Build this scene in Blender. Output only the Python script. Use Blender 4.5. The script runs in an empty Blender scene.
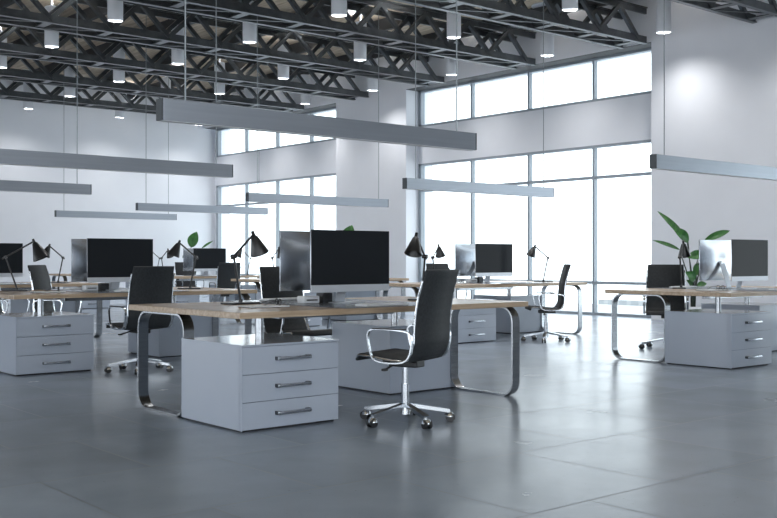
import bpy, bmesh, math, random
from mathutils import Vector, Matrix
PI = math.pi
C = bpy.context.scene.collection
random.seed(4)

# ------------------------------------------------------------------ materials
def mat(name, col, rough=.5, metal=0.0, spec=.5, emit=None, estr=0.0, coat=0.0):
    m = bpy.data.materials.new(name); m.use_nodes = True
    b = m.node_tree.nodes['Principled BSDF']
    b.inputs['Base Color'].default_value = (*col, 1)
    b.inputs['Roughness'].default_value = rough
    b.inputs['Metallic'].default_value = metal
    b.inputs['Specular IOR Level'].default_value = spec
    b.inputs['Coat Weight'].default_value = coat
    if emit:
        b.inputs['Emission Color'].default_value = (*emit, 1)
        b.inputs['Emission Strength'].default_value = estr
    return m

def nodes(m):
    return m.node_tree.nodes, m.node_tree.links, m.node_tree.nodes['Principled BSDF']

def N(m, t, **kw):
    n = m.node_tree.nodes.new(t)
    for k, v in kw.items():
        setattr(n, k, v)
    return n

def mathn(m, op, a, b=None, c=None):
    n = m.node_tree.nodes.new('ShaderNodeMath'); n.operation = op
    for i, v in enumerate((a, b, c)):
        if v is None: continue
        if isinstance(v, (int, float)): n.inputs[i].default_value = v
        else: m.node_tree.links.new(v, n.inputs[i])
    return n.outputs[0]

def noise_to(m, scale, c1, c2, stretch=(1, 1, 1), detail=4, bump=0.0, rough=None, lo=.35, hi=.65):
    ns, lk, b = nodes(m)
    tc = N(m, 'ShaderNodeTexCoord'); mp = N(m, 'ShaderNodeMapping')
    mp.inputs['Scale'].default_value = stretch
    nz = N(m, 'ShaderNodeTexNoise'); nz.inputs['Scale'].default_value = scale; nz.inputs['Detail'].default_value = detail
    lk.new(tc.outputs['Object'], mp.inputs[0]); lk.new(mp.outputs[0], nz.inputs['Vector'])
    cr = N(m, 'ShaderNodeValToRGB')
    cr.color_ramp.elements[0].position = lo; cr.color_ramp.elements[1].position = hi
    cr.color_ramp.elements[0].color = (*c1, 1); cr.color_ramp.elements[1].color = (*c2, 1)
    lk.new(nz.outputs['Fac'], cr.inputs[0]); lk.new(cr.outputs[0], b.inputs['Base Color'])
    if bump:
        bp = N(m, 'ShaderNodeBump'); bp.inputs['Strength'].default_value = bump; bp.inputs['Distance'].default_value = .002
        lk.new(nz.outputs['Fac'], bp.inputs['Height']); lk.new(bp.outputs[0], b.inputs['Normal'])
    if rough:
        mr = N(m, 'ShaderNodeMapRange'); mr.inputs['To Min'].default_value = rough[0]; mr.inputs['To Max'].default_value = rough[1]
        lk.new(nz.outputs['Fac'], mr.inputs['Value']); lk.new(mr.outputs[0], b.inputs['Roughness'])
    return nz

M = {}
M['wall'] = mat('painted_wall', (.66, .69, .75), .6)
noise_to(M['wall'], 1.2, (.735, .755, .80), (.765, .785, .83), bump=.1)
M['upper'] = mat('painted_upper_wall', (.42, .44, .48), .7)
noise_to(M['upper'], 1.5, (.41, .43, .47), (.43, .45, .49))
M['frame'] = mat('window_frame_paint', (.30, .34, .38), .4)
M['truss'] = mat('truss_steel', (.085, .095, .10), .32, .75)
noise_to(M['truss'], 6, (.095, .105, .112), (.125, .135, .142), rough=(.28, .4))
M['deck'] = mat('ceiling_deck_wood', (.20, .15, .10), .8)
noise_to(M['deck'], 2.2, (.40, .32, .23), (.62, .52, .40), stretch=(6, .6, 1), detail=6)
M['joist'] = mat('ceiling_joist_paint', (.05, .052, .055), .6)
M['cyl'] = mat('spotlight_white_paint', (.72, .75, .80), .35)
M['spot_glow'] = mat('spotlight_lens', (.9, .9, .9), .4, emit=(1, .98, .95), estr=.8)
M['bar'] = mat('pendant_aluminium', (.42, .46, .52), .36, .8)
noise_to(M['bar'], 4, (.36, .395, .445), (.385, .42, .47), stretch=(.3, 1, 12), rough=(.38, .48))
M['bar_end'] = mat('pendant_end_cap', (.06, .07, .08), .5)
M['bar_lens'] = mat('pendant_opal_lens', (.75, .77, .8), .4)
M['cable'] = mat('steel_cable', (.25, .28, .30), .4, .6)
M['cab'] = mat('cabinet_lacquer', (.62, .68, .78), .22, 0, .5)
noise_to(M['cab'], 1.5, (.40, .45, .53), (.42, .47, .55), rough=(.10, .15))
M['plinth'] = mat('plinth_black', (.02, .02, .022), .6)
M['handle'] = mat('handle_chrome', (.55, .58, .62), .2, 1)
M['handle_end'] = mat('handle_dark_metal', (.10, .11, .12), .35, .8)
M['steel'] = mat('brushed_steel', (.56, .59, .62), .22, 1)
noise_to(M['steel'], 5, (.36, .38, .40), (.43, .45, .47), stretch=(1, 14, 14), rough=(.16, .3))
M['chrome'] = mat('polished_chrome', (.66, .69, .72), .12, 1)
M['glass_grey'] = mat('inlay_grey_lacquer', (.13, .15, .18), .2)
M['black'] = mat('black_plastic', (.018, .019, .021), .4)
M['fabric'] = mat('black_leather', (.022, .025, .028), .6, 0, .3)
noise_to(M['fabric'], 60, (.020, .023, .026), (.030, .034, .038), bump=.3)
M['lamp'] = mat('lamp_black_enamel', (.014, .015, .017), .3)
M['lamp_in'] = mat('lamp_inner_enamel', (.03, .032, .035), .5)
M['screen'] = mat('screen_glass', (.020, .023, .027), .06, 0, .06)
M['alu'] = mat('anodised_aluminium', (.58, .61, .65), .24, 1.0)
M['chin'] = mat('monitor_chin_silver', (.62, .66, .72), .35, .3)
M['paper'] = mat('white_paper', (.78, .80, .82), .6)
M['white'] = mat('white_plastic', (.74, .77, .80), .35)
M['pot'] = mat('white_ceramic_pot', (.75, .77, .80), .3)
M['soil'] = mat('potting_soil', (.03, .022, .015), .9)
noise_to(M['soil'], 30, (.02, .015, .01), (.06, .04, .03), bump=.5)
M['leaf'] = mat('leaf_green', (.06, .22, .03), .35)
noise_to(M['leaf'], 9, (.016, .085, .016), (.040, .17, .028), stretch=(1, 5, 1))
M['stem'] = mat('plant_stem', (.012, .022, .012), .5)

# oak desktop
m = M['oak'] = mat('oak_veneer', (.62, .47, .34), .27)
ns, lk, b = nodes(m)
tc = N(m, 'ShaderNodeTexCoord'); mp = N(m, 'ShaderNodeMapping'); mp.inputs['Scale'].default_value = (1.2, 14, 14)
nz = N(m, 'ShaderNodeTexNoise'); nz.inputs['Scale'].default_value = 2.5; nz.inputs['Detail'].default_value = 7; nz.inputs['Distortion'].default_value = .4
lk.new(tc.outputs['Object'], mp.inputs[0]); lk.new(mp.outputs[0], nz.inputs['Vector'])
cr = N(m, 'ShaderNodeValToRGB'); cr.color_ramp.elements[0].position = .3; cr.color_ramp.elements[1].position = .7
cr.color_ramp.elements[0].color = (.35, .26, .175, 1); cr.color_ramp.elements[1].color = (.53, .415, .30, 1)
lk.new(nz.outputs['Fac'], cr.inputs[0]); lk.new(cr.outputs[0], b.inputs['Base Color'])

# floor: 0.98 m tiles, each row shifted
m = M['floor'] = mat('polished_floor_tiles', (.2, .22, .25), .25)
ns, lk, b = nodes(m)
tc = N(m, 'ShaderNodeTexCoord'); sp = N(m, 'ShaderNodeSeparateXYZ'); lk.new(tc.outputs['Object'], sp.inputs[0])
ty = mathn(m, 'DIVIDE', sp.outputs[1], .98); row = mathn(m, 'FLOOR', ty); fy = mathn(m, 'FRACT', ty)
sx = mathn(m, 'ADD', mathn(m, 'MULTIPLY_ADD', row, .386, .472), sp.outputs[0])
tx = mathn(m, 'DIVIDE', sx, .98); fx = mathn(m, 'FRACT', tx); colx = mathn(m, 'FLOOR', tx)
def edge(f):
    a = mathn(m, 'ABSOLUTE', mathn(m, 'SUBTRACT', f, .5)); return mathn(m, 'GREATER_THAN', a, .4957)
joint = mathn(m, 'MAXIMUM', edge(fx), edge(fy))
cmb = N(m, 'ShaderNodeCombineXYZ'); lk.new(colx, cmb.inputs[0]); lk.new(row, cmb.inputs[1])
wn = N(m, 'ShaderNodeTexWhiteNoise'); wn.noise_dimensions = '3D'; lk.new(cmb.outputs[0], wn.inputs['Vector'])
nz = N(m, 'ShaderNodeTexNoise'); nz.inputs['Scale'].default_value = 1.6; nz.inputs['Detail'].default_value = 8; lk.new(tc.outputs['Object'], nz.inputs['Vector'])
v = mathn(m, 'MULTIPLY_ADD', wn.outputs['Value'], .16, .92)
v = mathn(m, 'MULTIPLY', v, mathn(m, 'MULTIPLY_ADD', nz.outputs['Fac'], .5, .75))
sk = N(m, 'ShaderNodeTexNoise'); sk.inputs['Scale'].default_value = 55; sk.inputs['Detail'].default_value = 2; lk.new(tc.outputs['Object'], sk.inputs['Vector'])
speck = mathn(m, 'GREATER_THAN', sk.outputs['Fac'], .73)
v = mathn(m, 'SUBTRACT', v, mathn(m, 'MULTIPLY', speck, .35))
v = mathn(m, 'MULTIPLY', v, mathn(m, 'MULTIPLY_ADD', joint, -.6, 1))
mx = N(m, 'ShaderNodeVectorMath', operation='SCALE'); mx.inputs[0].default_value = (.262, .312, .375); lk.new(v, mx.inputs['Scale'])
lk.new(mx.outputs[0], b.inputs['Base Color'])
rg = mathn(m, 'MULTIPLY_ADD', nz.outputs['Fac'], .12, .19)
rg = mathn(m, 'ADD', rg, mathn(m, 'MULTIPLY', joint, .3)); lk.new(rg, b.inputs['Roughness'])

# window glass: clear with a faint reflection
m = bpy.data.materials.new('window_glass'); m.use_nodes = True; M['glass'] = m
ns = m.node_tree.nodes; ns.clear(); lk = m.node_tree.links
tr = ns.new('ShaderNodeBsdfTransparent'); tr.inputs[0].default_value = (.94, .97, .97, 1)
gl = ns.new('ShaderNodeBsdfGlossy'); gl.inputs['Roughness'].default_value = .03
lw = ns.new('ShaderNodeLayerWeight'); lw.inputs[0].default_value = .5
pw = ns.new('ShaderNodeMath'); pw.operation = 'POWER'; pw.inputs[1].default_value = 5; lk.new(lw.outputs['Facing'], pw.inputs[0])
fr = ns.new('ShaderNodeMath'); fr.operation = 'MULTIPLY_ADD'; lk.new(pw.outputs[0], fr.inputs[0]); fr.inputs[1].default_value = .8; fr.inputs[2].default_value = .05
mx = ns.new('ShaderNodeMixShader'); ou = ns.new('ShaderNodeOutputMaterial')
lk.new(fr.outputs[0], mx.inputs[0]); lk.new(tr.outputs[0], mx.inputs[1]); lk.new(gl.outputs[0], mx.inputs[2]); lk.new(mx.outputs[0], ou.inputs[0])

# far facades: pale with a window grid
m = M['facade'] = mat('pale_facade', (.5, .5, .5), .8)
ns, lk, b = nodes(m)
tc = N(m, 'ShaderNodeTexCoord'); sp = N(m, 'ShaderNodeSeparateXYZ'); lk.new(tc.outputs['Object'], sp.inputs[0])
a1 = mathn(m, 'FRACT', mathn(m, 'DIVIDE', sp.outputs[1], 1.6)); a2 = mathn(m, 'FRACT', mathn(m, 'DIVIDE', sp.outputs[2], 1.1))
win = mathn(m, 'MULTIPLY', mathn(m, 'GREATER_THAN', a1, .35), mathn(m, 'GREATER_THAN', a2, .4))
mix = N(m, 'ShaderNodeMix', data_type='RGBA'); lk.new(win, mix.inputs[0])
mix.inputs[6].default_value = (.40, .41, .42, 1); mix.inputs[7].default_value = (.33, .35, .365, 1)
lk.new(mix.outputs[2], b.inputs['Base Color'])

# ------------------------------------------------------------------ mesh helpers
class MB:
    def __init__(s): s.bm = bmesh.new(); s.mi = 0
    def box(s, x0, x1, y0, y1, z0, z1, bev=0.0, mi=0):
        r = bmesh.ops.create_cube(s.bm, size=1)
        vs = r['verts']
        for v in vs:
            v.co = Vector(((x0 + x1) / 2 + v.co.x * (x1 - x0), (y0 + y1) / 2 + v.co.y * (y1 - y0), (z0 + z1) / 2 + v.co.z * (z1 - z0)))
        if bev:
            es = list({e for v in vs for e in v.link_edges})
            r = bmesh.ops.bevel(s.bm, geom=es, offset=bev, segments=2, affect='EDGES', profile=.6)
            fs = r['faces']
        if mi:
            for f in {f for v in vs if v.is_valid for f in v.link_faces}: f.material_index = mi
        return s
    def rod(s, p, q, r0, r1=None, seg=12, caps=True):
        p, q = Vector(p), Vector(q); r1 = r0 if r1 is None else r1
        d = q - p; L = d.length
        mt = Matrix.Translation((p + q) / 2) @ d.to_track_quat('Z', 'Y').to_matrix().to_4x4()
        bmesh.ops.create_cone(s.bm, cap_ends=caps, segments=seg, radius1=r0, radius2=r1, depth=L, matrix=mt)
        return s
    def bar(s, p, q, w, h, up=(0, 0, 1)):
        p, q = Vector(p), Vector(q); d = (q - p); L = d.length; d.normalize()
        sd = d.cross(Vector(up)).normalized(); u = sd.cross(d).normalized()
        vs = []
        for e in (p, q):
            for a, b_ in ((-1, -1), (1, -1), (1, 1), (-1, 1)):
                vs.append(s.bm.verts.new(e + sd * a * w / 2 + u * b_ * h / 2))
        F = [(3, 2, 1, 0), (4, 5, 6, 7), (0, 1, 5, 4), (1, 2, 6, 5), (2, 3, 7, 6), (3, 0, 4, 7)]
        for f in F: s.bm.faces.new([vs[i] for i in f])
        return s
    def sweep(s, pts, prof, closed=False, side=(1, 0, 0)):
        """sweep a closed 2-D profile (list of (side, normal)) along pts; side vector is fixed"""
        pts = [Vector(p) for p in pts]; n = len(pts); sd = Vector(side).normalized(); rings = []
        for i, p in enumerate(pts):
            a = pts[(i - 1) % n] if (closed or i > 0) else p
            c = pts[(i + 1) % n] if (closed or i < n - 1) else p
            t = (c - a).normalized(); nn = t.cross(sd).normalized()
            rings.append([s.bm.verts.new(p + sd * u + nn * v) for u, v in prof])
        k = len(prof)
        for i in range(n if closed else n - 1):
            r0, r1 = rings[i], rings[(i + 1) % n]
            for j in range(k): s.bm.faces.new([r0[j], r0[(j + 1) % k], r1[(j + 1) % k], r1[j]])
        if not closed:
            s.bm.faces.new(rings[0][::-1]); s.bm.faces.new(rings[-1])
        return s
    def tube(s, pts, r, seg=8):
        pts = [Vector(p) for p in pts]; n = len(pts); rings = []
        ref = Vector((0, 0, 1))
        for i, p in enumerate(pts):
            t = (pts[min(i + 1, n - 1)] - pts[max(i - 1, 0)]).normalized()
            if abs(t.dot(ref)) > .97: u = t.cross(Vector((1, 0, 0))).normalized()
            else: u = t.cross(ref).normalized()
            w = t.cross(u); rr = r[i] if isinstance(r, (list, tuple)) else r
            rings.append([s.bm.verts.new(p + (u * math.cos(a) + w * math.sin(a)) * rr) for a in [2 * PI * k / seg for k in range(seg)]])
        for i in range(n - 1):
            for j in range(seg): s.bm.faces.new([rings[i][j], rings[i][(j + 1) % seg], rings[i + 1][(j + 1) % seg], rings[i + 1][j]])
        s.bm.faces.new(rings[0][::-1]); s.bm.faces.new(rings[-1])
        return s
    def lathe(s, prof, seg=24, o=(0, 0, 0)):
        rings = []; o = Vector(o)
        for r, z in prof:
            rings.append([s.bm.verts.new(o + Vector((r * math.cos(2 * PI * k / seg), r * math.sin(2 * PI * k / seg), z))) for k in range(seg)])
        for i in range(len(prof) - 1):
            for j in range(seg): s.bm.faces.new([rings[i][j], rings[i][(j + 1) % seg], rings[i + 1][(j + 1) % seg], rings[i + 1][j]])
        return s
    def xf(s, mt): bmesh.ops.transform(s.bm, matrix=mt, verts=s.bm.verts); return s
    def build(s, name, material, parent=None, smooth=False, sharp=35, loc=None):
        bmesh.ops.recalc_face_normals(s.bm, faces=s.bm.faces)
        me = bpy.data.meshes.new(name); s.bm.to_mesh(me); s.bm.free()
        ms = material if isinstance(material, (list, tuple)) else [material]
        for k in ms: me.materials.append(k)
        o = bpy.data.objects.new(name, me); C.objects.link(o)
        if smooth:
            for p in me.polygons: p.use_smooth = True
            me.set_sharp_from_angle(angle=math.radians(sharp))
        if parent: o.parent = parent
        if loc: o.location = loc
        return o

def tag(o, label, cat, group=None):
    o['label'] = label; o['category'] = cat
    if group: o['group'] = group
    return o
def empty(name, loc=(0, 0, 0), rz=0):
    o = bpy.data.objects.new(name, None); C.objects.link(o); o.location = loc; o.rotation_euler = (0, 0, rz); o.empty_display_size = .1
    return o
def struct(o): o['kind'] = 'structure'; return o
def copy_tree(o, parent=None):
    c = o.copy(); C.objects.link(c); c.parent = parent
    for ch in kids.get(o.name, list(o.children)): copy_tree(ch, c)
    return c
kids = {}
def children_of(o): return [x for x in bpy.data.objects if x.parent == o]
def register(o):
    kids[o.name] = children_of(o)
    for k in kids[o.name]: register(k)

def rrect(y0, y1, z0, z1, r, seg=6, x=0.0):
    """rounded rectangle loop in the YZ plane"""
    out = []
    for cy, cz, a0 in ((y1 - r, z0 + r, -PI / 2), (y1 - r, z1 - r, 0), (y0 + r, z1 - r, PI / 2), (y0 + r, z0 + r, PI)):
        for k in range(seg + 1):
            a = a0 + PI / 2 * k / seg
            out.append((x, cy + r * math.cos(a), cz + r * math.sin(a)))
    return out

# ------------------------------------------------------------------ room
XW, XG, ZT = 15.46, 15.90, 5.0        # wall face, glass plane, truss level
YB, YR, XL, ZC = 27.0, -5.0, -7.0, 5.88
bays = [(20.40, 26.87), (11.01, 17.73), (1.62, 8.34)]
struct(MB().box(XL, 16.3, YR, YB + .3, -.2, 0).build('floor', M['floor']))
struct(MB().box(XL - .3, 16.3, YR - .3, YB + .3, ZC, ZC + .2).build('ceiling', M['deck']))
struct(MB().box(XL, 16.3, YB, YB + .3, 0, ZC).build('wall_back', M['wall']))
w = MB().box(6.0, 16.3, YR - .3, YR, 0, ZC).box(XL - .3, 6.0, YR - .3, YR, 5.3, ZC)
for x in (XL, -2.6, 1.7): w.box(x - .3, x + .1, YR - .3, YR, 0, 5.3)
struct(w.build('wall_front', M['wall']))  # unseen front wall, openings added for fill light, solid where screens mirror it
# left wall, out of frame: openings added and sized for the fill light they let in
w = MB()
w.box(XL - .3, XL, YR, YB + .3, 3.0, 5.3)
w.box(XL - .3, XL, YR, YB + .3, 5.3, ZC)
for y in (YR, 1.4, 8.2, 15.0, 21.8, YB): w.box(XL - .3, XL, y - .2, y + .3, 0, 5.3)
struct(w.build('wall_left', M['wall']))
# window wall
w = MB()
w.box(XW, 16.3, 17.73, 20.40, 0, ZT).box(XW, 16.3, 8.34, 11.01, 0, ZT).box(XW, 16.3, YR, 1.62, 0, ZT)
w.box(XG - .04, 16.3, 26.87, YB, 0, ZT)
for a, c in bays: w.box(XG - .06, 16.3, a, c, 3.30, 4.15)
struct(w.build('wall_right', M['wall']))
struct(MB().box(XW, 16.3, YR, YB, ZT, ZC).build('wall_right_upper', M['wall']))
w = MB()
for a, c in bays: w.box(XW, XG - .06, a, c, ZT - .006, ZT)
struct(w.build('soffit_shade_1', M['joist']))  # dark plate on the window soffit, its colour stands in for shade

def window(nm, y0, y1, z0, z1, muls, rails):
    w = MB(); t = .05
    w.box(XG - .06, XG + .06, y0, y1, z1 - .05, z1).box(XG - .06, XG + .06, y0, y1, z0, z0 + .05)
    w.box(XG - .06, XG + .06, y0, y0 + t, z0, z1).box(XG - .06, XG + .06, y1 - .09, y1, z0, z1)
    for y in muls: w.box(XG - .05, XG + .05, y - .024, y + .024, z0, z1)
    for z in rails: w.box(XG - .045, XG + .045, y0, y1, z - .028, z + .028)
    o = struct(w.build(nm, M['frame']))
    MB().box(XG - .006, XG + .006, y0 + .01, y1 - .01, z0 + .01, z1 - .01).build('pane', M['glass'], o)
mu = [(22.04, 23.65, 25.25), (12.63, 14.32, 16.0), (3.24, 4.93, 6.62)]
k = 1
for (a, c), ms in zip(bays, mu):
    window('window_%d' % k, a, c, 4.15, 5.0, ms, ()); window('window_%d' % (k + 1), a, c, 0.0, 3.30, ms, (2.675, .63)); k += 2
# ceiling joists under the deck, along Y
w = MB()
x = XL + .5
jn = []
struct(MB().box(XL, XW, YB - .012, YB, 0.0, .08).build('baseboard_back', M['wall']))

# ------------------------------------------------------------------ roof trusses
ORD = ['', 'first', 'second', 'third', 'fourth', 'fifth', 'sixth', 'seventh', 'eighth', 'ninth', 'tenth']
bay = 1.08
TY = [8.72 + 2.667 * i for i in range(7)]
ztop = 5.52
nb = 17
x0 = XW - nb * bay - .2
def make_truss():
    r = empty('roof_truss')
    for s in (-1, 1):
        y = s * .26
        # L-shaped bottom chord
        c = MB().box(x0, XW, y - .045, y + .045, ZT - .02, ZT + .0).box(x0, XW, y - .02, y + .02, ZT, ZT + .115)
        c.build('bottom_chord', M['truss'], r)
        c = MB().box(x0, XW, y - .045, y + .045, ztop + .10, ztop + .12).box(x0, XW, y - .02, y + .02, ztop, ztop + .10)
        c.build('top_chord', M['truss'], r)
    # shared web members
    up = dn = None
    for s in (-1, 1):
        y = s * .26
        for i in range(nb):
            xa = XW - .25 - i * bay
            for kind in (0, 1):
                if kind == 0:
                    if up is None:
                        up = MB().bar((0, 0, ZT + .05), (-bay / 2, 0, ztop + .05), .075, .07, (0, 1, 0)).build('diagonal', M['truss'], r); o = up
                    else:
                        o = up.copy(); C.objects.link(o)
                    o.location = (xa, y, 0)
                else:
                    if dn is None:
                        dn = MB().bar((-bay / 2, 0, ztop + .05), (-bay, 0, ZT + .05), .075, .07, (0, 1, 0)).build('diagonal', M['truss'], r); o = dn
                    else:
                        o = dn.copy(); C.objects.link(o)
                    o.location = (xa, y, 0)
    bt = tie = None
    for i in range(nb):
        xa = XW - .25 - i * bay
        if bt is None:
            bt = MB().box(-.065, .065, -.25, .25, ZT - .006, ZT + .012).build('batten', M['truss'], r); o = bt
            tie = MB().bar((-.05, -.25, ZT - .0), (-bay + .05, .25, ZT - .0), .04, .02).build('tie_bar', M['truss'], r); t = tie
            tt = MB().box(-.03, .03, -.25, .25, ztop + .09, ztop + .115).build('top_batten', M['truss'], r); u = tt
        else:
            o = bt.copy(); C.objects.link(o); t = tie.copy(); C.objects.link(t); u = tt.copy(); C.objects.link(u)
        o.location = t.location = (xa, 0, 0); u.location = (xa - bay / 2, 0, 0)
    return r
TR = make_truss(); register(TR)
for i, y in enumerate(TY):
    o = TR if i == 0 else copy_tree(TR)
    o.location = (0, y, 0)
    k = len(TY) - i
    tag(o, 'dark steel lattice roof truss, %s one counted out from the back wall' % ORD[k] if k > 1 else 'dark steel lattice roof truss closest to the back wall', 'truss', 'roof trusses')

# purlins across the trusses, under the deck
PU = MB().box(-.04, .04, 6.0, YB, ztop + .12, ZC).build('roof_purlin', M['joist'])
pxs = [XW - .8 - 1.62 * i for i in range(9)]
for i, x in enumerate(pxs):
    o = PU if i == 0 else PU.copy()
    if i: C.objects.link(o)
    o.location = (x, 0, 0)
    tag(o, 'dark purlin under the wood deck, %s counted from the window wall' % ORD[i + 1], 'roof beam', 'roof purlins')

# ------------------------------------------------------------------ cylinder spotlights
LX = [4.72, 7.22, 9.76, 12.26, 14.70]
LY = [7.55 + 2.62 * i for i in range(8)]
LY[0:3] = [7.55, 10.22, 12.80]
def make_cyl():
    r = empty('cylinder_spotlight')
    MB().lathe([(.0, .72), (.11, .72), (.124, .71), (.124, .0), (.116, .0), (.108, .10)], 28).build('housing', M['cyl'], r, True)
    MB().lathe([(.109, .10), (.0, .10)], 24).build('lens', M['spot_glow'], r)
    MB().rod((0, 0, .72), (0, 0, ZC - 4.93), .02, seg=10).build('stem', M['cyl'], r, True)
    MB().rod((0, 0, ZC - 4.93 - .02), (0, 0, ZC - 4.93), .30, seg=28).build('ceiling_plate', M['cyl'], r, True)
    return r
CY = make_cyl(); register(CY); first = True
from math import cos, sin
CA = math.radians(49.9); FD = Vector((cos(CA), sin(CA))); RD = Vector((sin(CA), -cos(CA))); F = 1020.; H = 1.09
def proj(x, y, z):
    p = Vector((x, y)); d = p.dot(FD); r = p.dot(RD); return 388.5 + F * r / d, 259 - F * (z - H) / d
rows = {}
for j, y in enumerate(LY):
    for i, x in enumerate(LX):
        u, v = proj(x, y, 4.93)
        vis = -8 < u < 785 and v > 0
        if vis: rows.setdefault(j, []).append((u, i))
rk = sorted(rows)
def light(kind, name, loc, power, **kw):
    l = bpy.data.lights.new(name, kind); l.energy = power
    for a, b_ in kw.items(): setattr(l, a, b_)
    o = bpy.data.objects.new(name, l); C.objects.link(o); o.location = loc
    return o
DL = bpy.data.lights.new('downlight', 'SPOT'); DL.energy = 140; DL.spot_size = math.radians(140); DL.spot_blend = 1.0; DL.shadow_soft_size = .09; DL.color = (1, .99, .98)
UL = bpy.data.lights.new('uplight', 'SPOT'); UL.energy = 45; UL.spot_size = math.radians(170); UL.spot_blend = .5; UL.shadow_soft_size = .08; UL.color = (1, .98, .95)
for j in rk[::-1]:
    us = sorted(rows[j]); k = len(rk) - rk.index(j)
    for q, (u, i) in enumerate(us):
        o = CY if first else copy_tree(CY); first = False
        o.location = (LX[i], LY[j], 4.93)
        side = {1: ''}.get(len(us), ['leftmost', 'second from left', 'third from left', 'fourth from left', 'fifth'][q] if len(us) > 2 else ['left one', 'right one'][q])
        if len(us) > 2 and q == len(us) - 1: side = 'rightmost'
        rw = 'row closest to the back wall' if k == 1 else '%s row counted from the back wall' % ORD[k]
        tag(o, ('white cylinder ceiling spotlight, %s in the %s' % (side, rw)) if side else 'lone white cylinder ceiling spotlight in the %s' % rw, 'spotlight', 'cylinder spotlights')
for j, y in enumerate(LY):
    for i, x in enumerate(LX):
        vis = j in rows and any(i == q for _, q in rows[j])
        if not vis and (x < 4.8 or y > 24.5) : continue
        d = bpy.data.objects.new('downlight', DL); C.objects.link(d); d.location = (x, y, 4.99)
        if not vis: continue
        d = bpy.data.objects.new('uplight', UL); C.objects.link(d); d.location = (x + .05, y, 5.67); d.rotation_euler = (PI, 0, 0)

# ------------------------------------------------------------------ linear pendants
def make_bar():
    r = empty('linear_pendant_lamp'); L = 1.478; z = 2.018
    MB().box(-L + .006, L - .006, -.04, .04, z + .004, z + .1485, .003).build('housing', M['bar'], r)
    MB().box(-L + .02, L - .02, -.033, .033, z, z + .005).build('diffuser', M['bar_lens'], r)
    for s in (-1, 1):
        MB().box(s * L - .006, s * L + .006, -.04, .04, z + .004, z + .1485).build('end_cap', M['bar_end'], r)
        MB().rod((s * 1.285, 0, z + .148), (s * 1.285, 0, ZC), .006, seg=6).build('suspension_cable', M['cable'], r)
    return r
BR = make_bar(); register(BR)
bars = [(4.74, 6.23, 'nearest and largest linear pendant lamp hanging in front of the centre desk'),
        (10.34, 6.27, 'pale linear pendant lamp above the right desk, cut off by the right edge'),
        (4.68, 10.08, 'long grey linear pendant lamp running in from the left edge, upper of two'),
        (10.39, 10.22, 'linear pendant lamp in front of the tall windows above the rear centre desk'),
        (4.74, 14.05, 'shorter looking linear pendant lamp at the left edge, lower of two'),
        (10.40, 14.12, 'linear pendant lamp crossing the left windows and the white pier'),
        (10.40, 18.05, 'distant linear pendant lamp overlapping the back corner of the room'),
        (10.40, 22.0, 'smallest, farthest linear pendant lamp against the back wall')]
for i, (x, y, lb) in enumerate(bars):
    o = BR if i == 0 else copy_tree(BR)
    o.location = (x - .025, y, 0); tag(o, lb, 'pendant lamp', 'linear pendant lamps')

# ------------------------------------------------------------------ desks
DZ = .755
def make_desk():
    r = empty('double_desk')
    MB().box(-1.335, 1.325, -.78, .755, DZ - .040, DZ, .004).build('desktop', M['oak'], r)
    MB().box(-.49, .49, -.781, .756, DZ, DZ + .004, .001).build('centre_inlay', M['glass_grey'], r)
    for s in (-1, 1):
        # rounded flat-bar loop under the outer end: left loop at the back desk, right loop at the front desk
        y0, y1 = (.01, .69) if s < 0 else (-.71, -.01)
        w = MB().sweep(rrect(y0, y1, .0075, DZ - .0475, .115, x=s * 1.25), [(-.04, -.0075), (.04, -.0075), (.04, .0075), (-.04, .0075)], closed=True)
        w.build('leg_loop', M['steel'], r, True, 30)
        MB().rod((s * .93, s * .385, .55), (s * .93, s * .385, DZ - .04), .029, seg=20).build('support_post', M['steel'], r, True)
    # cable tray in the middle, below the top
    MB().box(-.55, .55, -.05, .05, DZ - .1, DZ - .04, .004).build('cable_tray', M['steel'], r)
    return r
def make_cabinet():
    """near corner at local origin; x 0..0.76, y 0..0.77, drawers on the -Y face"""
    r = empty('drawer_cabinet')
    W, D, T = .76, .77, .55
    MB().box(0, W, .02, D, .012, T - .002, .002).box(0, .004, 0, .03, .012, T - .002).build('body', M['cab'], r)
    MB().box(-.002, W + .002, -.002, D + .002, T - .012, T, .002).build('top_panel', M['cab'], r)
    MB().box(.02, W - .02, .03, D - .02, 0, .014).build('plinth', M['plinth'], r)
    h = (T - .014 - .014) / 3
    for k in range(3):
        z = .014 + k * h
        d = MB().box(.006, W - .003, 0, .02, z + .002, z + h - .002, .0015).build('drawer', M['cab'], r)
        zc = z + h * .53
        w = MB()
        hd = MB().box(.25, .51, -.040, -.026, zc - .010, zc + .010, .004)
        hd.build('handle', M['handle'], d, True)
        for s in (.262, .498):
            MB().box(s - .014, s + .014, -.034, .0, zc - .012, zc + .012, .003).build('handle_bracket', M['handle_end'], d)
    return r
DK = make_desk(); register(DK); CB = make_cabinet(); register(CB)

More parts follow.
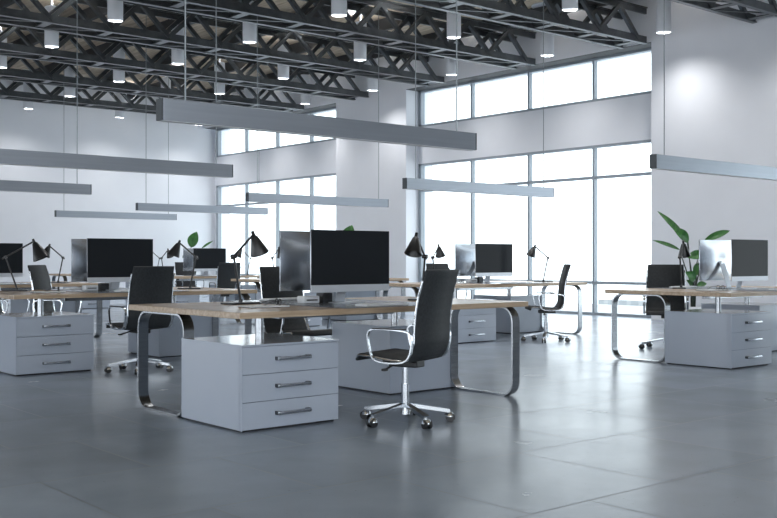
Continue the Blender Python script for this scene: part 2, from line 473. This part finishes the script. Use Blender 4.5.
# monitor: origin on the desk under the panel, screen towards -Y
def make_monitor():
    r = empty('monitor')
    W, z0, z1 = .37, .088, .545
    # slightly domed aluminium back
    bm = MB(); n, mz = 12, 8; front = []; 
    def dep(u, v): return .006 + .030 * (1 - abs(u) ** 2.6) * (1 - abs(v) ** 2.6)
    g = [[bm.bm.verts.new((W * (2 * i / n - 1), dep(2 * i / n - 1, 2 * j / mz - 1), z0 + (z1 - z0) * j / mz)) for i in range(n + 1)] for j in range(mz + 1)]
    for j in range(mz):
        for i in range(n): bm.bm.faces.new([g[j][i], g[j][i + 1], g[j + 1][i + 1], g[j + 1][i]])
    bm.box(-W, W, -.002, .0065, z0, z1, .001)
    bm.build('back_shell', M['alu'], r, True, 50)
    MB().box(-W, W, -.006, -.002, z0 + .052, z1, .0015).build('screen', M['screen'], r)
    MB().box(-W, W, -.006, -.002, z0, z0 + .0515, .001).build('chin', M['chin'], r)
    w = MB().sweep([(0, .035, .30), (0, .05, .29), (0, .085, .20), (0, .135, .04), (0, .142, .012), (0, .13, .006)],
                   [(-.045, -.005), (.045, -.005), (.045, .005), (-.045, .005)])
    w.box(-.10, .10, -.03, .15, 0, .007, .002)
    w.build('stand', M['chin'], r, True, 25)
    MB().rod((0, .025, .285), (0, .06, .285), .022, seg=14).build('hinge', M['alu'], r, True)
    return r
MO = make_monitor(); register(MO)

# desk lamp: joint to -X of base, shade to +X
def make_lamp(jx=-.065, ax=.125, k=1.0):
    r = empty('desk_lamp')
    MB().box(-.13, .13, -.075, .075, 0, .014, .004).build('base', M['lamp'], r)
    MB().rod((0, 0, .014), (0, 0, .035), .016, seg=14).build('base_socket', M['lamp'], r, True)
    J = Vector((jx, 0, .355)); A = Vector((ax, 0, .52))
    MB().rod((0, 0, .03), J, .0088, seg=10).build('lower_arm', M['lamp'], r, True)
    MB().rod(J + (J - A) * .12, A, .0088, seg=10).build('upper_arm', M['lamp'], r, True)
    MB().rod(J + Vector((0, -.022, 0)), J + Vector((0, .022, 0)), .016, seg=14).build('elbow_joint', M['lamp'], r, True)
    w = MB().lathe([(.0, .028), (.013, .026), (.014, -.01), (.026, -.02), (.070 * k, -.150 * k), (.072 * k, -.158 * k), (.068 * k, -.158 * k), (.024, -.022), (.012, -.012)], 28)
    w.xf(Matrix.Translation(A) @ Matrix.Rotation(math.radians(-24), 4, 'Y'))
    w.build('lamp_shade', M['lamp'], r, True, 40)
    w = MB().lathe([(.0, -.035), (.014, -.04), (.024, -.06), (.026, -.085), (.018, -.104), (.0, -.112)], 16)
    w.xf(Matrix.Translation(A) @ Matrix.Rotation(math.radians(-24), 4, 'Y')); w.build('bulb', M['white'], r, True)
    return r
LM = make_lamp(); register(LM)
LM2 = make_lamp(-.115, .175, 1.25); register(LM2)

def make_keyboard():
    r = empty('keyboard')
    MB().box(-.20, .20, -.065, .065, 0, .012, .003).build('case', M['white'], r)
    w = MB()
    for a in range(13):
        for c in range(5): w.box(-.188 + a * .029, -.188 + a * .029 + .025, -.055 + c * .0225, -.055 + c * .0225 + .019, .011, .015)
    w.build('keys', M['paper'], r)
    return r
KB = make_keyboard(); register(KB)
def make_notebook():
    r = empty('notebook')
    MB().box(-.105, .105, -.15, .15, 0, .004, .001).build('cover', M['black'], r)
    MB().box(-.102, .098, -.147, .147, .004, .011).build('pages', M['paper'], r)
    return r
NB = make_notebook(); register(NB)
def make_glasses():
    r = empty('eyeglasses')
    w = MB()
    for s in (-1, 1):
        w.tube([(s * .034 + .026 * math.cos(a), 0, .024 + .021 * math.sin(a)) for a in [2 * PI * k / 14 for k in range(15)]], .0035, 6)
        w.tube([(s * .062, 0, .034), (s * .066, .06, .03), (s * .064, .12, .006)], .003, 6)
    w.tube([(-.01, 0, .03), (0, 0, .034), (.01, 0, .03)], .003, 6)
    w.build('frame', M['black'], r, True)
    return r
GL = make_glasses(); register(GL)
def make_speaker():
    r = empty('desk_speaker')
    MB().box(-.045, .045, -.045, .045, 0, .075, .008).build('cabinet', M['black'], r)
    w = MB()
    for k in range(6): w.box(-.04, .04, -.0475, -.044, .012 + k * .010, .016 + k * .010)
    w.build('grille', M['handle_end'], r)
    return r
SP = make_speaker(); register(SP)
def make_dock():
    r = empty('cable_box')
    MB().box(-.07, .07, -.05, .05, 0, .055, .010).build('body', M['white'], r, True)
    MB().box(-.05, .05, -.0515, -.049, .02, .03).build('slot', M['black'], r)
    return r
DC = make_dock(); register(DC)

# office chair: origin on the floor under the column, facing +Y
def make_chair():
    r = empty('office_chair')
    w = MB().rod((0, 0, .055), (0, 0, .125), .032, .028, seg=16)
    for k in range(5):
        a = .384 + 2 * PI * k / 5; c, s = cos(a), sin(a)
        w.bar((c * .02, s * .02, .118), (c * .30, s * .30, .072), .040, .024)
    w.build('star_base', M['chrome'], r, True, 30)
    for k in range(5):
        a = .384 + 2 * PI * k / 5; c, s = cos(a), sin(a)
        q = MB()
        P0 = Vector((c * .305, s * .305, .029)); tn = Vector((-s, c, 0))
        for e in (-1, 1): q.rod(P0 + tn * e * .008, P0 + tn * e * .026, .029, seg=16)
        cs = q.build('caster', M['black'], r, True)
        MB().rod((c * .29, s * .29, .035), (c * .29, s * .29, .075), .012, seg=10).lathe([(.0, .064), (.018, .062), (.030, .050), (.034, .034), (.030, .034), (.026, .046), (.0, .056)], 16, (c * .300, s * .300, 0)).build('caster_hood', M['chrome'], cs, True)
    MB().rod((0, 0, .12), (0, 0, .26), .026, seg=16).rod((0, 0, .26), (0, 0, .40), .018, seg=16).build('gas_lift', M['chrome'], r, True)
    w = MB().box(-.055, .055, -.12, .10, .372, .418, .01).bar((0, .02, .41), (.20, .04, .425), .03, .02).bar((0, -.06, .41), (-.20, -.1, .425), .03, .02)
    w.bar((0, .02, .41), (-.20, .04, .425), .03, .02).bar((0, -.06, .41), (.20, -.1, .425), .03, .02)
    w.build('tilt_mechanism', M['black'], r)
    MB().rod((-.05, .03, .40), (-.17, .05, .365), .007, seg=8).box(-.20, -.16, .035, .065, .355, .372, .005).build('lever', M['black'], r)
    # side profile of the shell: (y, z)
    seat = [(.245, .420), (.232, .443), (.22, .457), (.10, .450), (-.03, .434), (-.12, .428), (-.158, .440)]
    back = [(-.158, .440), (-.185, .485), (-.205, .55), (-.206, .64), (-.215, .74), (-.235, .85), (-.262, .95), (-.285, 1.02)]
    def shell(name, prof, w0, w1):
        # padded sheet with rounded edge and faint horizontal ribs
        b_ = MB(); n = len(prof); fine = []
        for i in range(n - 1):
            for k in range(4): fine.append((prof[i][0] + (prof[i + 1][0] - prof[i][0]) * k / 4, prof[i][1] + (prof[i + 1][1] - prof[i][1]) * k / 4, (i * 4 + k) / ((n - 1) * 4)))
        fine.append((prof[-1][0], prof[-1][1], 1.0))
        rings = []; m_ = len(fine)
        for i, (y, z, t) in enumerate(fine):
            p0, p1 = fine[max(i - 1, 0)], fine[min(i + 1, m_ - 1)]
            tv = Vector((0, p1[0] - p0[0], p1[1] - p0[1])).normalized(); nn = Vector((1, 0, 0)).cross(tv)
            hw = w0 + (w1 - w0) * t; th = .010 + .002 * abs(math.sin(i * PI / 2.0)) 
            if i in (0, m_ - 1): th = .006
            rings.append([b_.bm.verts.new(Vector((u * hw, y, z)) + nn * v * th) for u, v in ((-1, -.3), (-.97, -1), (.97, -1), (1, -.3), (1, .3), (.97, 1), (-.97, 1), (-1, .3))])
        for i in range(m_ - 1):
            for j in range(8): b_.bm.faces.new([rings[i][j], rings[i][(j + 1) % 8], rings[i + 1][(j + 1) % 8], rings[i + 1][j]])
        b_.bm.faces.new(rings[0][::-1]); b_.bm.faces.new(rings[-1])
        return b_.build(name, M['fabric'], r, True, 60)
    shell('seat', seat, .228, .228); shell('backrest', back, .228, .215)
    for s in (-1, 1):
        pts = [(s * .234, y, z) for y, z in seat[1:]] + [(s * (.234 - .012 * i / 7), y, z) for i, (y, z) in enumerate(back[1:-1])]
        MB().tube(pts, .008, 8).build('side_rail', M['chrome'], r, True)
        x = s * .255
        loop = [(-.196, .50), (-.202, .58), (-.196, .605), (-.17, .624), (-.06, .634), (.07, .636), (.115, .628), (.135, .60), (.130, .55), (.115, .49), (.100, .447), (.065, .425), (-.01, .416), (-.12, .42), (-.172, .445)]
        f2 = []
        nL = len(loop)
        for i in range(nL):      # one Chaikin pass for round corners
            a, b2 = loop[i], loop[(i + 1) % nL]
            f2 += [(x, a[0] * .75 + b2[0] * .25, a[1] * .75 + b2[1] * .25), (x, a[0] * .25 + b2[0] * .75, a[1] * .25 + b2[1] * .75)]
        ar = MB().sweep(f2, [(-.009, -.0045), (.009, -.0045), (.009, .0045), (-.009, .0045)], closed=True).build('armrest', M['chrome'], r, True, 40)
        MB().box(x - .020, x + .020, -.15, .09, .634, .642, .003).build('arm_pad', M['black'], ar)
    return r
CH = make_chair(); register(CH)

used = set()
def place(proto, x, y, z, rz, label, cat, group):
    if proto.name in used: o = copy_tree(proto)
    else: o = proto; used.add(proto.name)
    o.location = (x, y, z); o.rotation_euler = (0, 0, rz)
    tag(o, label, cat, group); return o

desks = [ # x, y, description of the desk, detail flag
    (4.71, 6.23, 'nearest centre desk', 3),
    (4.76, 10.23, 'left foreground desk', 3),
    (10.35, 6.27, 'right foreground desk', 3),
    (10.36, 10.20, 'rear desk right of centre', 3),
    (10.40, 14.15, 'desk before the left windows', 2),
    (4.79, 14.10, 'distant desk at the left edge', 2),
    (10.40, 18.10, 'far desk near the back corner', 2),
    (10.40, 22.05, 'farthest desk by the back wall', 1)]
LR = {0: (8, 26), 1: (-36, -40), 2: (23, -30), 3: (23, -40)}
L1 = {0: ((-.66, .29), (.86, -.04)), 1: ((-.86, .44), (.89, -.08)), 2: ((-.36, .44), (.87, -.32)), 3: ((-.66, .31), (.90, -.32))}
for i, (cx, cy, wh, lv) in enumerate(desks):
    place(DK, cx, cy, 0, 0, 'double desk with oak top and steel loop legs, the %s' % wh, 'desk', 'double desks')
    place(CB, cx - 1.31, cy - .77, 0, 0, 'white three-drawer cabinet at the near corner of the %s' % wh, 'cabinet', 'drawer cabinets')
    place(CB, cx + 1.31, cy + .77, 0, PI, 'white drawer cabinet at the window side of the %s' % wh, 'cabinet', 'drawer cabinets')
    z = DZ
    place(MO, cx, cy - .20, z + .004, 0, 'silver monitor with its dark screen toward us on the %s' % wh, 'monitor', 'monitors')
    place(MO, cx, cy + .20, z + .004, PI, 'silver monitor turned away showing its back on the %s' % wh, 'monitor', 'monitors')
    (ax, ay), (bx, by) = L1.get(i, ((-.75, .30), (.85, -.25)))
    place(LM2 if i == 1 else LM, cx + ax, cy + ay, z, LR.get(i, (20, -40))[0] * PI / 180, 'black cone-shade desk lamp on the left end of the %s' % wh, 'desk lamp', 'desk lamps')
    place(LM, cx + bx, cy + by, z, PI + LR.get(i, (20, -40))[1] * PI / 180, 'black cone-shade desk lamp on the right end of the %s' % wh, 'desk lamp', 'desk lamps')
    if lv >= 2:
        place(KB, cx - .04, cy - .61, z + .004, .06, 'flat white keyboard before the facing monitor on the %s' % wh, 'keyboard', 'keyboards')
        place(NB, cx - .80, cy - .24, z, PI / 2 - .1, 'white page notebook with dark cover on the %s' % wh, 'notebook', 'notebooks')
    if lv >= 3:
        place(GL, cx - .70, cy - .27, z + .011, 1.3, 'black eyeglasses lying on the notebook of the %s' % wh, 'eyeglasses', 'eyeglasses')
        if i != 2: place(SP, cx - .10, cy + .0, z + .004, 0, 'small black speaker between the monitors on the %s' % wh, 'speaker', 'desk speakers')
        if i != 2: place(DC, cx - .25, cy + .0, z + .004, 0, 'small white cable box between the monitors on the %s' % wh, 'box', 'cable boxes')
        place(KB, cx - .05, cy + .62, z + .004, PI + .06, 'white keyboard at the far side of the %s' % wh, 'keyboard', 'keyboards')

chairs = [ # x, y, facing azimuth (deg), label
    (4.475, 5.14, 108, 'black high-back swivel chair in the foreground, seen from behind beside the centre desk'),
    (4.53, 9.13, 92, 'black swivel chair with its back to us at the left foreground desk'),
    (5.22, 7.45, -88, 'black swivel chair behind the nearest centre desk, half hidden by monitors'),
    (10.56, 7.31, 215, 'black swivel chair facing us behind the right foreground desk'),
    (10.31, 9.0, 140, 'black swivel chair in side view at the rear desk right of centre'),
    (4.62, 11.28, -47, 'grey looking swivel chair turned sideways behind the left foreground desk'),
    (4.16, 11.67, -47, 'dark swivel chair at the left picture edge behind the left foreground desk'),
    (10.80, 11.40, -95, 'swivel chair whose top peeks out above the nearest chair'),
    (10.20, 17.00, 80, 'swivel chair seen from behind at the far desk near the back corner'),
    (10.80, 19.40, -90, 'swivel chair beyond the far desk near the back corner')]
for x, y, a, lb in chairs:
    place(CH, x, y, 0, math.radians(a - 90), lb, 'office chair', 'office chairs')

# ------------------------------------------------------------------ plants
RT = Vector((.765, -.644, 0)); BK = Vector((.644, .765, 0)); UP = Vector((0, 0, 1))
def leaf_mesh(par, a, t, W, depth, lean, curl):
    """a, t = base and tip as (right, up) in metres in the plant's own frame; W = half width"""
    A = RT * a[0] + UP * a[1] + BK * depth; T = RT * t[0] + UP * t[1] + BK * (depth + lean)
    ax = (T - A); L = ax.length; ax.normalize()
    nrm = (-BK * .85 + UP * .35); nrm = (nrm - ax * nrm.dot(ax)).normalized(); sd = ax.cross(nrm)
    b_ = MB(); n = 12; rows_ = []
    for i in range(n + 1):
        q = i / n; wd = W * max(.03, math.sin(PI * (q ** .85)) ** .8)
        c = A + ax * L * q + nrm * curl * L * math.sin(PI * q)
        rows_.append([c + sd * wd * k + nrm * wd * .35 * abs(k) for k in (-1, -.5, 0, .5, 1)])
    top = [[b_.bm.verts.new(p) for p in r_] for r_ in rows_]
    bot = [[b_.bm.verts.new(p - nrm * .003) for p in r_] for r_ in rows_]
    for i in range(n):
        for j in range(4):
            b_.bm.faces.new([top[i][j], top[i + 1][j], top[i + 1][j + 1], top[i][j + 1]])
            b_.bm.faces.new([bot[i][j], bot[i][j + 1], bot[i + 1][j + 1], bot[i + 1][j]])
    b_.build('leaf', M['leaf'], par, True, 80)
    return A
def make_plant(spec):
    r = empty('potted_plant')
    MB().lathe([(0, 0), (.13, 0), (.17, .30), (.165, .315), (.15, .31), (.145, .27), (.0, .27)], 28).build('pot', M['pot'], r, True)
    MB().lathe([(.147, .275), (.07, .285), (0, .29)], 20).build('soil', M['soil'], r, True)
    for k, (a, t, W, dp, ln, cu) in enumerate(spec):
        A = leaf_mesh(r, a, t, W, dp, ln, cu)
        b0 = RT * (.03 * math.cos(k * 2.4)) + BK * (.03 * math.sin(k * 2.4)) + UP * .27
        m1 = b0.lerp(A, .5) - RT * a[0] * .2
        MB().tube([b0, b0.lerp(m1, .5), m1, m1.lerp(A, .55) + RT * a[0] * .03, A], [.012, .011, .010, .009, .007], 8).build('stem', M['stem'], r, True)
    return r
S1 = [((-.09, 1.37), (-.55, 1.88), .055, .02, .1, .06), ((-.10, 1.36), (-.37, 1.60), .085, -.08, -.05, .10), ((-.22, 1.24), (-.64, 1.40), .035, -.02, .1, .05),
      ((.20, 1.38), (.68, 1.56), .060, .08, .15, .08), ((.16, 1.16), (-.14, 1.12), .080, -.10, .0, .08), ((.13, .98), (.0, .80), .065, .05, -.05, .08),
      ((-.01, .74), (-.18, .88), .085, -.12, -.08, .10), ((.02, .66), (.17, .69), .05, -.14, -.04, .1), ((-.02, .64), (-.14, .75), .045, -.02, -.1, .1),
      ((.14, 1.25), (.36, 1.33), .07, .12, .1, .1), ((.05, .9), (.22, 1.0), .06, .16, .1, .1)]
S2 = [((-.10, 1.42), (.06, 1.88), .16, .0, .05, .06), ((.20, 1.40), (.52, 1.62), .035, .05, .1, .05), ((-.05, 1.14), (-.20, .99), .05, -.05, .0, .1), ((-.12, 1.33), (-.36, 1.12), .06, .05, .0, .1),
      ((.1, 1.2), (.4, 1.1), .09, .1, .1, .1), ((.0, .9), (-.3, .8), .08, -.05, -.1, .1), ((.04, .8), (.3, .85), .08, -.1, -.1, .1)]
PLA = make_plant(S1); register(PLA); PLB = make_plant(S2); register(PLB)
place(PLA, 14.55, 9.55, 0, 0, 'tall broad-leaved plant in a white pot behind the right foreground desk', 'plant', 'potted plants')
place(PLB, 14.72, 26.2, 0, 0, 'broad-leaved plant in the back corner behind the far desk', 'plant', 'potted plants')
place(PLB, 14.60, 18.75, 0, 0, 'plant before the white pier, only a leaf tip above the monitor', 'plant', 'potted plants')

# ------------------------------------------------------------------ city beyond the windows
for nm, x0_, x1_, y0_, y1_, zt, lb in (
    ('office_building', 62, 80, 44, 56, -3.4, 'pale office block with window grid seen low through the tall windows'),
    ('office_building', 75, 92, 60, 78, -4.0, 'pale office block farther left outside the window pier'),
    ('office_building', 58, 72, 84, 110, -4.2, 'pale office block seen low through the left windows'),
    ('office_building', 70, 90, 24, 40, -3.0, 'pale office block low outside beside the right foreground desk'),
    ('office_building', 95, 120, 40, 75, -3.6, 'hazy pale tower block behind the nearer blocks')):
    o = MB().box(0, x1_ - x0_, 0, y1_ - y0_, -45, 0).build(nm, M['facade'])
    o.location = (x0_, y0_, zt)
    tag(o, lb, 'building', 'distant office blocks')

# ------------------------------------------------------------------ light
wd = bpy.data.worlds.new('World'); bpy.context.scene.world = wd; wd.use_nodes = True
bg = wd.node_tree.nodes['Background']; bg.inputs[0].default_value = (.89, .942, 1.0, 1); bg.inputs[1].default_value = 3.2

# ------------------------------------------------------------------ camera
cam = bpy.data.cameras.new('camera'); co = bpy.data.objects.new('camera', cam); C.objects.link(co)
cam.sensor_width = 36; cam.lens = 36 * F / 777
co.location = (0, 0, H); co.rotation_euler = (PI / 2, 0, CA - PI / 2)
cam.clip_end = 400
sc = bpy.context.scene; sc.camera = co
sc.view_settings.view_transform = 'Standard'; sc.view_settings.look = 'None'
sc.view_settings.exposure = .13; sc.view_settings.gamma = 1
sc.cycles.max_bounces = 8; sc.cycles.diffuse_bounces = 5; sc.cycles.glossy_bounces = 5; sc.cycles.transparent_max_bounces = 12
sc.cycles.sample_clamp_indirect = 6; sc.cycles.caustics_reflective = False; sc.cycles.caustics_refractive = False
